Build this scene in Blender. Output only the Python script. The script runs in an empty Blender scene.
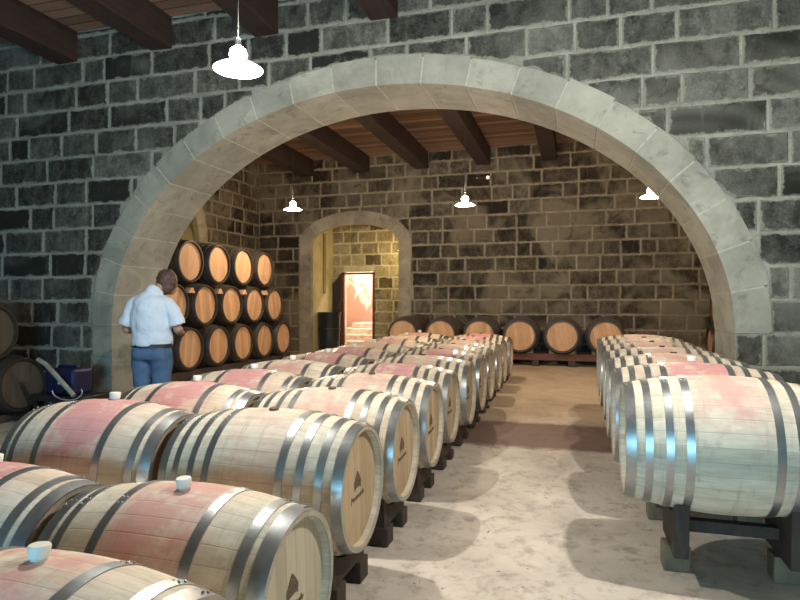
import bpy, math, random
from math import sin, cos, pi, sqrt, radians
from mathutils import Vector, Matrix
random.seed(7)
SC = bpy.context.scene
COL = SC.collection
CAMZ = 1.38
def FZ(y): return max(0.0, (y - 3.0) * 0.028)       # the cellar floor rises gently towards the back

# ------------------------------------------------------------------ materials
def new_mat(name):
    m = bpy.data.materials.new(name); m.use_nodes = True
    nt = m.node_tree
    for n in list(nt.nodes): nt.nodes.remove(n)
    out = nt.nodes.new('ShaderNodeOutputMaterial')
    b = nt.nodes.new('ShaderNodeBsdfPrincipled')
    nt.links.new(b.outputs[0], out.inputs[0])
    return m, nt, b
class NT:
    def __init__(s, nt): s.nt = nt
    def n(s, t, **k):
        d = s.nt.nodes.new(t)
        for a, v in k.items():
            if a.startswith('i_'):
                d.inputs[int(a[2:])].default_value = v
            else: setattr(d, a, v)
        return d
    def l(s, a, b): s.nt.links.new(a, b)
    def val(s, sock, x):
        if isinstance(x, (int, float)): sock.default_value = x
        elif isinstance(x, tuple): sock.default_value = x if len(x) == 4 or sock.type == 'VECTOR' else (*x, 1)
        else: s.l(x, sock)
    def math(s, op, a, b=0.0, c=0.0, clamp=False):
        d = s.nt.nodes.new('ShaderNodeMath'); d.operation = op; d.use_clamp = clamp
        s.val(d.inputs[0], a); s.val(d.inputs[1], b); s.val(d.inputs[2], c)
        return d.outputs[0]
    def mix(s, f, a, b, mode='MIX'):
        d = s.nt.nodes.new('ShaderNodeMix'); d.data_type = 'RGBA'; d.blend_type = mode
        s.val(d.inputs[0], f); s.val(d.inputs[6], a); s.val(d.inputs[7], b)
        return d.outputs[2]
    def noise(s, vec, scale, detail=3, rough=.55, dist=0):
        d = s.nt.nodes.new('ShaderNodeTexNoise')
        d.inputs['Scale'].default_value = scale; d.inputs['Detail'].default_value = detail
        d.inputs['Roughness'].default_value = rough; d.inputs['Distortion'].default_value = dist
        if vec is not None: s.l(vec, d.inputs['Vector'])
        return d.outputs['Fac']
    def ramp(s, f, stops):
        d = s.nt.nodes.new('ShaderNodeValToRGB'); e = d.color_ramp.elements
        while len(e) < len(stops): e.new(.5)
        for i, (p, c) in enumerate(stops):
            e[i].position = p; e[i].color = (*c, 1)
        s.val(d.inputs[0], f); return d.outputs[0]
    def smooth(s, x, lo, hi):
        d = s.nt.nodes.new('ShaderNodeMapRange'); d.interpolation_type = 'SMOOTHSTEP'
        s.val(d.inputs[0], x); d.inputs[1].default_value = lo; d.inputs[2].default_value = hi
        return d.outputs[0]
    def coord(s, which='Object', scale=(1, 1, 1), off=None):
        tc = s.nt.nodes.new('ShaderNodeTexCoord'); mp = s.nt.nodes.new('ShaderNodeMapping')
        mp.inputs['Scale'].default_value = scale
        s.l(tc.outputs[which], mp.inputs[0])
        if off is not None: s.l(off, mp.inputs['Location'])
        return mp.outputs[0]
    def bump(s, bsdf, h, strength=.3, dist=.01):
        d = s.nt.nodes.new('ShaderNodeBump'); d.inputs['Strength'].default_value = strength
        d.inputs['Distance'].default_value = dist; s.l(h, d.inputs['Height']); s.l(d.outputs[0], bsdf.inputs['Normal'])

def simple(name, col, rough=.6, metal=0, var=.25, scale=8, bump=.15, emis=None, es=0):
    m, nt, b = new_mat(name); g = NT(nt)
    v = g.coord()
    n = g.noise(v, scale, 4)
    c0 = tuple(x * (1 - var) for x in col); c1 = tuple(min(1, x * (1 + var)) for x in col)
    g.l(g.ramp(n, [(.3, c0), (.7, c1)]), b.inputs['Base Color'])
    b.inputs['Roughness'].default_value = rough; b.inputs['Metallic'].default_value = metal
    if bump: g.bump(b, g.noise(v, scale * 6, 3), bump, .004)
    if emis:
        b.inputs['Emission Color'].default_value = (*emis, 1); b.inputs['Emission Strength'].default_value = es
    return m

def stone_mat(name, dark, mid, light, mortar, wash_lo=.50, wash_hi=.72, wash_amt=.6, seed=0.0):
    m, nt, b = new_mat(name); g = NT(nt)
    v = g.coord(off=None)
    at = g.n('ShaderNodeAttribute', attribute_name='tone'); tone = at.outputs['Fac']
    n1 = g.noise(v, 9 + seed, 5, .65); n2 = g.noise(v, 45, 4, .7)
    vs = g.coord(scale=(1, 1, .35)); n3 = g.noise(vs, 14, 4, .6)
    t = g.math('ADD', tone, g.math('MULTIPLY', g.math('SUBTRACT', n1, .5), .9))
    t = g.math('ADD', t, g.math('MULTIPLY', g.math('SUBTRACT', n3, .5), .7))
    t = g.math('ADD', t, g.math('MULTIPLY', g.math('SUBTRACT', n2, .5), .85), clamp=True)
    c = g.ramp(t, [(.12, dark), (.5, mid), (.95, light)])
    w = g.math('MULTIPLY', g.smooth(g.noise(v, .75 + seed * .1, 3, .6, .6), wash_lo, wash_hi), wash_amt)
    c = g.mix(w, c, tuple(x * .62 for x in mortar))
    edge = g.smooth(g.noise(g.coord(scale=(1, 1, .3)), 6, 5, .72, .8), .54, .70)
    c = g.mix(g.math('MULTIPLY', edge, .38), c, tuple(x * .52 for x in mortar))
    c = g.mix(g.math('MULTIPLY', g.smooth(g.noise(v, 2.6 + seed * .2, 4, .7, .9), .56, .66), .5), c, tuple(x * .6 for x in dark))
    rim = g.n('ShaderNodeAttribute', attribute_name='rim').outputs['Fac']
    nr = g.noise(v, 11, 4, .7)
    k = g.smooth(g.math('ADD', rim, g.math('MULTIPLY', g.math('SUBTRACT', nr, .5), 1.7)), .50, .80)
    c = g.mix(g.math('MULTIPLY', k, .85), c, g.ramp(n2, [(.3, tuple(x * .55 for x in mortar)), (.7, tuple(x * .9 for x in mortar))]))
    g.l(c, b.inputs['Base Color']); b.inputs['Roughness'].default_value = .9
    b.inputs['Specular IOR Level'].default_value = .2
    g.bump(b, g.math('ADD', n2, g.math('MULTIPLY', n1, 1.3)), .7, .012)
    return m
def mortar_mat(name, c0, c1):
    m, nt, b = new_mat(name); g = NT(nt); v = g.coord()
    n = g.noise(v, 3, 5, .65)
    c = g.ramp(n, [(.3, c0), (.65, c1)])
    n2 = g.noise(v, 28, 4, .7)
    c = g.mix(g.math('MULTIPLY', g.smooth(n2, .52, .7), .5), c, tuple(x * .45 for x in c0))
    g.l(c, b.inputs['Base Color']); b.inputs['Roughness'].default_value = .95
    g.bump(b, n2, .6, .01); return m

M = {}
M['stone'] = stone_mat('dark_stone', (.022, .022, .018), (.080, .079, .065), (.21, .205, .17), (.33, .325, .265))
M['mortar'] = mortar_mat('pale_mortar', (.18, .178, .142), (.33, .325, .265))
M['stone_b'] = stone_mat('brown_stone', (.022, .017, .012), (.075, .058, .04), (.19, .155, .11), (.30, .25, .17), .44, .62, .8, 1.7)
M['mortar_b'] = mortar_mat('brown_mortar', (.15, .125, .085), (.31, .265, .19))
M['stone_y'] = stone_mat('yellow_stone', (.10, .075, .035), (.26, .20, .10), (.45, .37, .20), (.60, .50, .30), .5, .7, .5, 2.5)
M['mortar_y'] = mortar_mat('yellow_mortar', (.42, .35, .2), (.62, .53, .33))

def arch_mat(name, c0, c1, c2):
    m, nt, b = new_mat(name); g = NT(nt); v = g.coord()
    at = g.n('ShaderNodeAttribute', attribute_name='tone')
    n = g.noise(v, 2.2, 5, .65); n2 = g.noise(v, 30, 4, .7)
    t = g.math('ADD', n, g.math('MULTIPLY', g.math('SUBTRACT', at.outputs['Fac'], .5), .18))
    c = g.ramp(t, [(.32, c0), (.55, c1), (.75, c2)])
    c = g.mix(g.math('MULTIPLY', g.smooth(g.noise(v, 5, 5, .75, .5), .54, .70), .6), c, tuple(x * .45 for x in c0))
    c = g.mix(g.math('MULTIPLY', g.smooth(g.noise(v, 1.3, 5, .7, .8), .5, .66), .45), c, tuple(x * .6 for x in c0))
    g.l(c, b.inputs['Base Color']); b.inputs['Roughness'].default_value = .9
    g.bump(b, n2, .4, .01); return m
M['arch'] = arch_mat('arch_limestone', (.24, .235, .19), (.32, .31, .25), (.40, .385, .31))
M['joint'] = mortar_mat('arch_joint_mortar', (.34, .33, .27), (.46, .44, .37))
M['arch_b'] = arch_mat('arch_limestone_warm', (.22, .18, .12), (.31, .26, .18), (.38, .33, .24))

def floor_mat():
    m, nt, b = new_mat('worn_concrete'); g = NT(nt); v = g.coord()
    n = g.noise(v, 1.1, 6, .62, .3); n2 = g.noise(v, 9, 5, .7); n3 = g.noise(v, 60, 3)
    c = g.ramp(n, [(.3, (.40, .345, .285)), (.5, (.57, .50, .42)), (.7, (.70, .63, .54))])
    c = g.mix(g.math('MULTIPLY', g.smooth(n2, .48, .68), .5), c, (.21, .16, .125))
    c = g.mix(g.math('MULTIPLY', g.smooth(g.noise(v, 3.3, 5, .7, .8), .57, .68), .4), c, (.24, .19, .16))
    c = g.mix(g.math('MULTIPLY', g.smooth(g.noise(v, 17, 2, .5, 1.2), .70, .74), .7), c, (.07, .055, .05))
    sep = g.n('ShaderNodeSeparateXYZ'); g.l(v, sep.inputs[0]); y = sep.outputs[1]
    yy = g.math('ADD', y, g.math('MULTIPLY', g.math('SUBTRACT', n2, .5), .22))
    far = g.smooth(yy, 5.4, 7.2)
    c = g.mix(g.math('MULTIPLY', far, .75), c, g.ramp(n, [(.3, (.33, .235, .15)), (.7, (.52, .39, .265))]))
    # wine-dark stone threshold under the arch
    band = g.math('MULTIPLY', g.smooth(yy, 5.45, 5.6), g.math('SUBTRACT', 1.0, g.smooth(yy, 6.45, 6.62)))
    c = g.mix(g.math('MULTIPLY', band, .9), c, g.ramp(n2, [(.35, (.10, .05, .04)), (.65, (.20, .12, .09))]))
    g.l(c, b.inputs['Base Color'])
    g.l(g.ramp(n2, [(.3, (.55,) * 3), (.7, (.8,) * 3)]), b.inputs['Roughness'])
    g.bump(b, g.math('ADD', n2, g.math('MULTIPLY', n3, .3)), .35, .01)
    return m
M['floor'] = floor_mat()

def plank_mat(name, c0, c1, axis='y', width=.16):
    m, nt, b = new_mat(name); g = NT(nt); v = g.coord()
    sep = g.n('ShaderNodeSeparateXYZ'); g.l(v, sep.inputs[0])
    q = g.math('DIVIDE', sep.outputs[{'x': 0, 'y': 1, 'z': 2}[axis]], width)
    idx = g.math('FLOOR', q); fr = g.math('FRACT', q)
    wn = g.n('ShaderNodeTexWhiteNoise', noise_dimensions='1D'); g.l(idx, wn.inputs['W'])
    sc = {'y': (1.2, 14, 1), 'x': (14, 1.2, 1), 'z': (1, 1, 14)}[axis]
    gr = g.noise(g.coord(scale=sc), 3, 5, .65)
    t = g.math('ADD', g.math('MULTIPLY', wn.outputs[0], .55), g.math('MULTIPLY', gr, .5))
    c = g.ramp(t, [(.2, c0), (.85, c1)])
    gap = g.math('LESS_THAN', g.math('ABSOLUTE', g.math('SUBTRACT', fr, .5)), .46)
    c = g.mix(gap, (.01, .008, .006), c)
    g.l(c, b.inputs['Base Color']); b.inputs['Roughness'].default_value = .8
    g.bump(b, g.math('ADD', gr, gap), .4, .01); return m
M['ceiling'] = plank_mat('ceiling_boards', (.14, .075, .045), (.38, .24, .155))

def wood_mat(name, c0, c1, scale=(1, 12, 12), rough=.7, n=3):
    m, nt, b = new_mat(name); g = NT(nt)
    oi = g.n('ShaderNodeObjectInfo')
    cx = g.n('ShaderNodeCombineXYZ'); g.l(g.math('MULTIPLY', oi.outputs['Random'], 40), cx.inputs[0])
    v = g.coord(scale=scale, off=cx.outputs[0])
    gr = g.noise(v, n, 5, .65, .4); w = g.noise(g.coord(), 6, 4)
    t = g.math('ADD', g.math('MULTIPLY', gr, .7), g.math('MULTIPLY', w, .3))
    g.l(g.ramp(t, [(.3, c0), (.7, c1)]), b.inputs['Base Color']); b.inputs['Roughness'].default_value = rough
    g.bump(b, gr, .35, .006); return m
M['beam'] = wood_mat('dark_beam_timber', (.016, .009, .008), (.050, .025, .018), (10, 1, 10), .75)
M['rack'] = wood_mat('dark_rack_timber', (.022, .015, .011), (.075, .052, .036), (8, 8, 2), .8)
M['rack_tan'] = wood_mat('block_timber', (.10, .075, .045), (.22, .17, .10), (8, 8, 2), .8)
M['rack_red'] = wood_mat('red_rack_timber', (.06, .025, .018), (.15, .06, .04), (2, 8, 8), .8)
M['wedge'] = wood_mat('wedge_wood', (.40, .22, .12), (.62, .38, .22), (6, 2, 6), .8)
M['door_wood'] = wood_mat('dark_door_wood', (.02, .012, .010), (.05, .03, .025), (8, 8, 1), .6)
M['door_red'] = wood_mat('red_door_frame', (.10, .02, .015), (.20, .05, .035), (8, 8, 1), .6)

def stave_mat(name, base0, base1, seamc, stain, stain_amt, dirt=.5, pale=None):
    """barrel staves: one stripe of colour per stave, grain along the axis, wine stain round the bung"""
    m, nt, b = new_mat(name); g = NT(nt)
    oi = g.n('ShaderNodeObjectInfo'); rnd = oi.outputs['Random']
    tc = g.n('ShaderNodeTexCoord'); sep = g.n('ShaderNodeSeparateXYZ'); g.l(tc.outputs['Object'], sep.inputs[0])
    x, y, z = sep.outputs
    ang = g.math('ARCTAN2', y, z)
    q = g.math('MULTIPLY', ang, 32 / (2 * pi)); q = g.math('ADD', q, 40.5)
    idx = g.math('FLOOR', q); fr = g.math('FRACT', q)
    wn = g.n('ShaderNodeTexWhiteNoise', noise_dimensions='2D')
    cc = g.n('ShaderNodeCombineXYZ'); g.l(idx, cc.inputs[0]); g.l(g.math('MULTIPLY', rnd, 57), cc.inputs[1])
    g.l(cc.outputs[0], wn.inputs['Vector'])
    off = g.n('ShaderNodeCombineXYZ'); g.l(g.math('MULTIPLY', rnd, 30), off.inputs[0]); g.l(g.math('MULTIPLY', rnd, 17), off.inputs[1])
    gv = g.coord(scale=(2.5, 22, 22), off=off.outputs[0]); gr = g.noise(gv, 2, 5, .65, .3)
    nv = g.coord(off=off.outputs[0]); big = g.noise(nv, 3.2, 5, .62, .4); mid = g.noise(nv, 12, 4, .65)
    t = g.math('ADD', g.math('MULTIPLY', wn.outputs[0], .2), g.math('MULTIPLY', gr, .8))
    c = g.ramp(t, [(.25, base0), (.75, base1)])
    # grey weathering
    c = g.mix(g.math('MULTIPLY', g.smooth(big, .45, .75), dirt), c, tuple(v_ * .62 for v_ in base0))
    rings = g.noise(g.coord(scale=(30, 1.6, 1.6), off=off.outputs[0]), 1, 5, .75)
    c = g.mix(g.math('MULTIPLY', g.smooth(rings, .52, .70), .30), c, tuple(v_ * .45 for v_ in base0))
    c = g.mix(g.math('MULTIPLY', g.smooth(mid, .55, .72), .35), c, tuple(v_ * .55 for v_ in base0))
    # wine stain: strongest near the bung, in the belly between the inner hoops
    ax = g.math('ABSOLUTE', x)
    bell = g.math('SUBTRACT', 1.0, g.smooth(g.math('ADD', ax, g.math('MULTIPLY', g.math('SUBTRACT', big, .5), .34)), .06, .30))
    up = g.smooth(g.math('ADD', z, g.math('MULTIPLY', g.math('SUBTRACT', big, .5), .5)), -.02, .34)
    sa = g.math('ADD', .35, g.math('MULTIPLY', rnd, .65))
    patch = g.smooth(g.math('ADD', g.math('MULTIPLY', mid, .6), g.math('MULTIPLY', big, .6)), .42, .72)
    st = g.math('MULTIPLY', g.math('MULTIPLY', bell, up), g.math('MULTIPLY', sa, g.math('MULTIPLY', patch, stain_amt)), clamp=True)
    st = g.math('MINIMUM', st, .78)
    c = g.mix(st, c, g.mix(mid, stain, tuple(min(1, v_ * 1.45) for v_ in stain)))
    drip = g.math('MULTIPLY', g.smooth(g.noise(g.coord(scale=(24, 2, 2), off=off.outputs[0]), 1, 4, .7), .56, .70), .22)
    c = g.mix(g.math('MULTIPLY', drip, bell), c, tuple(v_ * .5 for v_ in stain))
    grime = g.math('MULTIPLY', g.smooth(ax, .452, .464), .5)
    c = g.mix(grime, c, tuple(v_ * .5 for v_ in base0))
    seam = g.smooth(g.math('ABSOLUTE', g.math('SUBTRACT', fr, .5)), .455, .49)
    c = g.mix(g.math('MULTIPLY', seam, .28), c, seamc)
    g.l(c, b.inputs['Base Color']); b.inputs['Roughness'].default_value = .62
    b.inputs['Specular IOR Level'].default_value = .35
    g.bump(b, g.math('SUBTRACT', g.math('MULTIPLY', gr, .4), seam), .25, .004)
    return m
M['stave'] = stave_mat('pale_oak_staves', (.49, .42, .31), (.78, .695, .54), (.16, .11, .07), (.46, .215, .19), 1.2)
M['stave_pink'] = stave_mat('wine_stained_staves', (.47, .38, .28), (.72, .61, .48), (.16, .09, .07), (.42, .165, .175), 2.1)
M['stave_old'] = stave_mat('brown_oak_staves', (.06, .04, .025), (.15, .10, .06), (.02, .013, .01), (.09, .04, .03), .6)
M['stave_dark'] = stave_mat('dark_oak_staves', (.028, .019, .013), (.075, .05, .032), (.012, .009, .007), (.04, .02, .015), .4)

def head_mat(name, c0, c1, seamc, w=.075):
    m, nt, b = new_mat(name); g = NT(nt)
    oi = g.n('ShaderNodeObjectInfo'); rnd = oi.outputs['Random']
    tc = g.n('ShaderNodeTexCoord'); sep = g.n('ShaderNodeSeparateXYZ'); g.l(tc.outputs['Object'], sep.inputs[0])
    q = g.math('ADD', g.math('DIVIDE', sep.outputs[1], w), 20.5); idx = g.math('FLOOR', q); fr = g.math('FRACT', q)
    cc = g.n('ShaderNodeCombineXYZ'); g.l(idx, cc.inputs[0]); g.l(g.math('MULTIPLY', rnd, 57), cc.inputs[1])
    wn = g.n('ShaderNodeTexWhiteNoise', noise_dimensions='2D'); g.l(cc.outputs[0], wn.inputs['Vector'])
    off = g.n('ShaderNodeCombineXYZ'); g.l(g.math('MULTIPLY', rnd, 30), off.inputs[1])
    gr = g.noise(g.coord(scale=(1, 16, 2), off=off.outputs[0]), 3, 5, .6, .4)
    t = g.math('ADD', g.math('MULTIPLY', wn.outputs[0], .4), g.math('MULTIPLY', gr, .6))
    c = g.ramp(t, [(.25, c0), (.75, c1)])
    seam = g.smooth(g.math('ABSOLUTE', g.math('SUBTRACT', fr, .5)), .46, .495)
    c = g.mix(g.math('MULTIPLY', seam, .5), c, seamc)
    d = g.noise(g.coord(off=off.outputs[0]), 5, 5, .7)
    c = g.mix(g.math('MULTIPLY', g.smooth(d, .55, .72), .3), c, tuple(v * .5 for v in c0))
    g.l(c, b.inputs['Base Color']); b.inputs['Roughness'].default_value = .65
    return m
M['head'] = head_mat('oak_barrel_head', (.38, .27, .155), (.58, .44, .28), (.15, .09, .05))
M['head_grey'] = head_mat('weathered_barrel_head', (.44, .38, .27), (.60, .53, .40), (.2, .15, .1))
M['head_orange'] = head_mat('orange_oak_head', (.40, .22, .11), (.62, .37, .20), (.2, .10, .04))
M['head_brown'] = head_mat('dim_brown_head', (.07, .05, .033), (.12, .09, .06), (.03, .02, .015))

def steel_mat(name, col, rough, metal=.9):
    m, nt, b = new_mat(name); g = NT(nt)
    oi = g.n('ShaderNodeObjectInfo'); off = g.n('ShaderNodeCombineXYZ'); g.l(g.math('MULTIPLY', oi.outputs['Random'], 30), off.inputs[0])
    v = g.coord(off=off.outputs[0]); n = g.noise(v, 7, 5, .65); n2 = g.noise(v, 50, 3)
    c = g.ramp(n, [(.3, tuple(x * .7 for x in col)), (.65, col)])
    g.l(c, b.inputs['Base Color']); b.inputs['Metallic'].default_value = metal
    g.l(g.math('ADD', rough - .06, g.math('MULTIPLY', n2, .14)), b.inputs['Roughness'])
    return m
M['steel'] = steel_mat('galvanised_hoop', (.46, .475, .475), .34)
M['steel_dark'] = steel_mat('dark_hoop', (.10, .09, .08), .5, .6)
M['silicone'] = simple('white_silicone', (.72, .70, .62), .5, var=.08)
M['bung_dark'] = simple('dark_bung_wood', (.09, .045, .03), .7)
M['ink'] = simple('burnt_mark', (.13, .085, .055), .8, var=.1, bump=0)
M['plaster_y'] = simple('yellow_plaster', (.46, .39, .20), .9, var=.18, scale=2.5, bump=.4)
M['skin'] = simple('skin', (.36, .19, .13), .55, var=.08)
M['hair'] = simple('dark_brown_hair', (.075, .034, .026), .6, var=.4, scale=60, bump=.6)
M['shirt'] = simple('pale_blue_shirt_cloth', (.50, .57, .66), .85, var=.07, scale=5, bump=.3)
M['jeans'] = simple('blue_denim', (.055, .105, .20), .9, var=.3, scale=9, bump=.4)
M['leather'] = simple('dark_leather', (.02, .015, .012), .5)
M['blue'] = simple('blue_plastic', (.004, .009, .05), .45, var=.15)
M['badge'] = simple('white_badge', (.55, .55, .6), .5, var=.05)
M['hose'] = simple('grey_hose_rubber', (.24, .24, .20), .6)
M['hose_thin'] = simple('pale_tubing', (.30, .32, .33), .4)
M['black'] = simple('black_plastic', (.010, .010, .011), .5)
M['vat'] = simple('black_vat_plastic', (.012, .013, .013), .4)
M['rust'] = simple('rusty_pipe', (.06, .035, .02), .7)
M['cord'] = simple('lamp_cord', (.03, .035, .03), .6)
M['enamel'] = simple('white_enamel', (.8, .8, .78), .4, var=.02, bump=0, emis=(1, .97, .92), es=9)
M['enamel_w'] = simple('warm_white_enamel', (.8, .76, .68), .4, var=.02, bump=0, emis=(1, .86, .68), es=7)
M['bulb'] = simple('glowing_bulb', (.9, .9, .9), .4, var=.01, bump=0, emis=(.92, .96, 1), es=30)
M['bulb_w'] = simple('warm_glowing_bulb', (.9, .9, .9), .4, var=.01, bump=0, emis=(1, .85, .65), es=22)
M['red_led'] = simple('red_indicator', (.6, .1, .1), .4, var=.01, bump=0, emis=(1, .35, .32), es=5)
def stair_mat():
    m, nt, b = new_mat('flaking_pink_plaster'); g = NT(nt); v = g.coord()
    n = g.noise(g.coord(scale=(1, 1, .5)), 4.5, 6, .7, .6)
    pass
    sp = g.n('ShaderNodeSeparateXYZ'); g.l(v, sp.inputs[0])
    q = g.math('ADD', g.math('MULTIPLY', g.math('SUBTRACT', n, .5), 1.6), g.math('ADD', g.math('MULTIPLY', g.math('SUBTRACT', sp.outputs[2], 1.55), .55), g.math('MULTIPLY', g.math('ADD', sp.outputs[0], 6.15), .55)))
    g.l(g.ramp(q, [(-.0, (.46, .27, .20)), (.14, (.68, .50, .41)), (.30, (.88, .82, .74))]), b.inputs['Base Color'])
    b.inputs['Roughness'].default_value = .9; return m
M['stair'] = stair_mat()
M['step'] = simple('pink_stone_steps', (.62, .47, .38), .85, var=.3, scale=6, bump=.4)

# ------------------------------------------------------------------ mesh helpers
class MB:
    def __init__(s): s.v = []; s.f = []; s.t = []; s.mi = []; s.rim = {}
    def add(s, vs, fs, tone=.5, mi=0, tr=None):
        o = len(s.v)
        s.v += [tuple(tr @ Vector(p)) if tr else tuple(p) for p in vs]
        for f in fs: s.f.append([o + i for i in f]); s.t.append(tone); s.mi.append(mi)
        return s
    def box(s, x0, x1, y0, y1, z0, z1, **k):
        vs = [(x, y, z) for x in (x0, x1) for y in (y0, y1) for z in (z0, z1)]
        return s.add(vs, [(0, 1, 3, 2), (4, 6, 7, 5), (0, 4, 5, 1), (2, 3, 7, 6), (0, 2, 6, 4), (1, 5, 7, 3)], **k)
    def lathe(s, prof, seg=32, axis='z', tr=None, caps=True, **k):
        """prof: (r, h) list; revolve around axis"""
        vs = []
        for r, h in prof:
            for i in range(seg):
                a = 2 * pi * i / seg
                p = (r * cos(a), r * sin(a), h)
                if axis == 'x': p = (h, r * sin(a), r * cos(a))
                if axis == 'y': p = (r * cos(a), h, -r * sin(a))
                vs.append(p)
        fs = []
        for j in range(len(prof) - 1):
            for i in range(seg):
                a, b_ = j * seg + i, j * seg + (i + 1) % seg
                q = (a, b_, b_ + seg, a + seg)
                fs.append(q if axis != 'x' else q[::-1])
        if caps:
            n = len(prof) - 1
            if prof[0][0] > 1e-6: fs.append(tuple(range(seg))[::-1] if axis != 'x' else tuple(range(seg)))
            if prof[n][0] > 1e-6:
                c = tuple(n * seg + i for i in range(seg)); fs.append(c if axis != 'x' else c[::-1])
        return s.add(vs, fs, tr=tr, **k)
    def tube(s, pts, rad, seg=10, **k):
        """loft along pts; rad: number, list, or list of (rx, ry)"""
        pts = [Vector(p) for p in pts]; n = len(pts)
        R = rad if isinstance(rad, list) else [rad] * n
        vs = []; prev = None
        for i, p in enumerate(pts):
            t = (pts[min(i + 1, n - 1)] - pts[max(i - 1, 0)]).normalized()
            if prev is None:
                ref = Vector((1, 0, 0)) if abs(t.x) < .8 else Vector((0, 1, 0))
                u = (ref - t * ref.dot(t)).normalized()
            else: u = (prev - t * prev.dot(t)).normalized()
            prev = u; w = t.cross(u)
            rx, ry = R[i] if isinstance(R[i], tuple) else (R[i], R[i])
            for j in range(seg):
                a = 2 * pi * j / seg; vs.append(p + u * cos(a) * rx + w * sin(a) * ry)
        fs = [(i * seg + j, i * seg + (j + 1) % seg, (i + 1) * seg + (j + 1) % seg, (i + 1) * seg + j) for i in range(n - 1) for j in range(seg)]
        fs += [tuple(range(seg))[::-1], tuple((n - 1) * seg + j for j in range(seg))]
        return s.add(vs, fs, **k)
    def ball(s, c, r, seg=16, rings=10, **k):
        rx, ry, rz = r if isinstance(r, tuple) else (r, r, r)
        vs = [(c[0], c[1], c[2] - rz)]
        for j in range(1, rings):
            a = pi * j / rings - pi / 2
            for i in range(seg):
                b_ = 2 * pi * i / seg; vs.append((c[0] + rx * cos(a) * cos(b_), c[1] + ry * cos(a) * sin(b_), c[2] + rz * sin(a)))
        vs.append((c[0], c[1], c[2] + rz)); fs = []
        for i in range(seg):
            fs.append((0, 1 + (i + 1) % seg, 1 + i)); e = 1 + (rings - 2) * seg
            fs.append((len(vs) - 1, e + i, e + (i + 1) % seg))
        for j in range(rings - 2):
            for i in range(seg):
                a, b_ = 1 + j * seg + i, 1 + j * seg + (i + 1) % seg; fs.append((a, b_, b_ + seg, a + seg))
        return s.add(vs, fs, **k)
    def build(s, name, mats, parent=None, smooth=False, bevel=0, loc=None):
        me = bpy.data.meshes.new(name); me.from_pydata(s.v, [], s.f)
        if not isinstance(mats, (list, tuple)): mats = [mats]
        for m in mats: me.materials.append(m)
        at = me.attributes.new('tone', 'FLOAT', 'FACE'); at.data.foreach_set('value', s.t)
        if s.rim:
            ar = me.attributes.new('rim', 'FLOAT', 'POINT'); ar.data.foreach_set('value', [s.rim.get(i, 1.0) for i in range(len(s.v))])
        me.polygons.foreach_set('material_index', s.mi)
        me.polygons.foreach_set('use_smooth', [smooth] * len(s.f))
        me.update()
        o = bpy.data.objects.new(name, me); COL.objects.link(o)
        if parent: o.parent = parent
        if loc: o.location = loc
        if bevel:
            b = o.modifiers.new('edge', 'BEVEL'); b.width = bevel; b.segments = 2; b.limit_method = 'ANGLE'
        if smooth:
            me.set_sharp_from_angle(angle=radians(38))
        return o

def tag(o, label=None, cat=None, group=None, kind=None):
    if label: o['label'] = label
    if cat: o['category'] = cat
    if group: o['group'] = group
    if kind: o['kind'] = kind
    return o
def struct(o): o['kind'] = 'structure'; return o
def empty(name, loc=(0, 0, 0), rot=(0, 0, 0)):
    o = bpy.data.objects.new(name, None); COL.objects.link(o); o.location = loc; o.rotation_euler = rot
    o.empty_display_size = .1; return o
def copy_tree(o, parent=None, keep=None):
    c = o.copy(); COL.objects.link(c)
    if parent: c.parent = parent
    for ch in list(o.children):
        copy_tree(ch, c)
    return c

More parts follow.
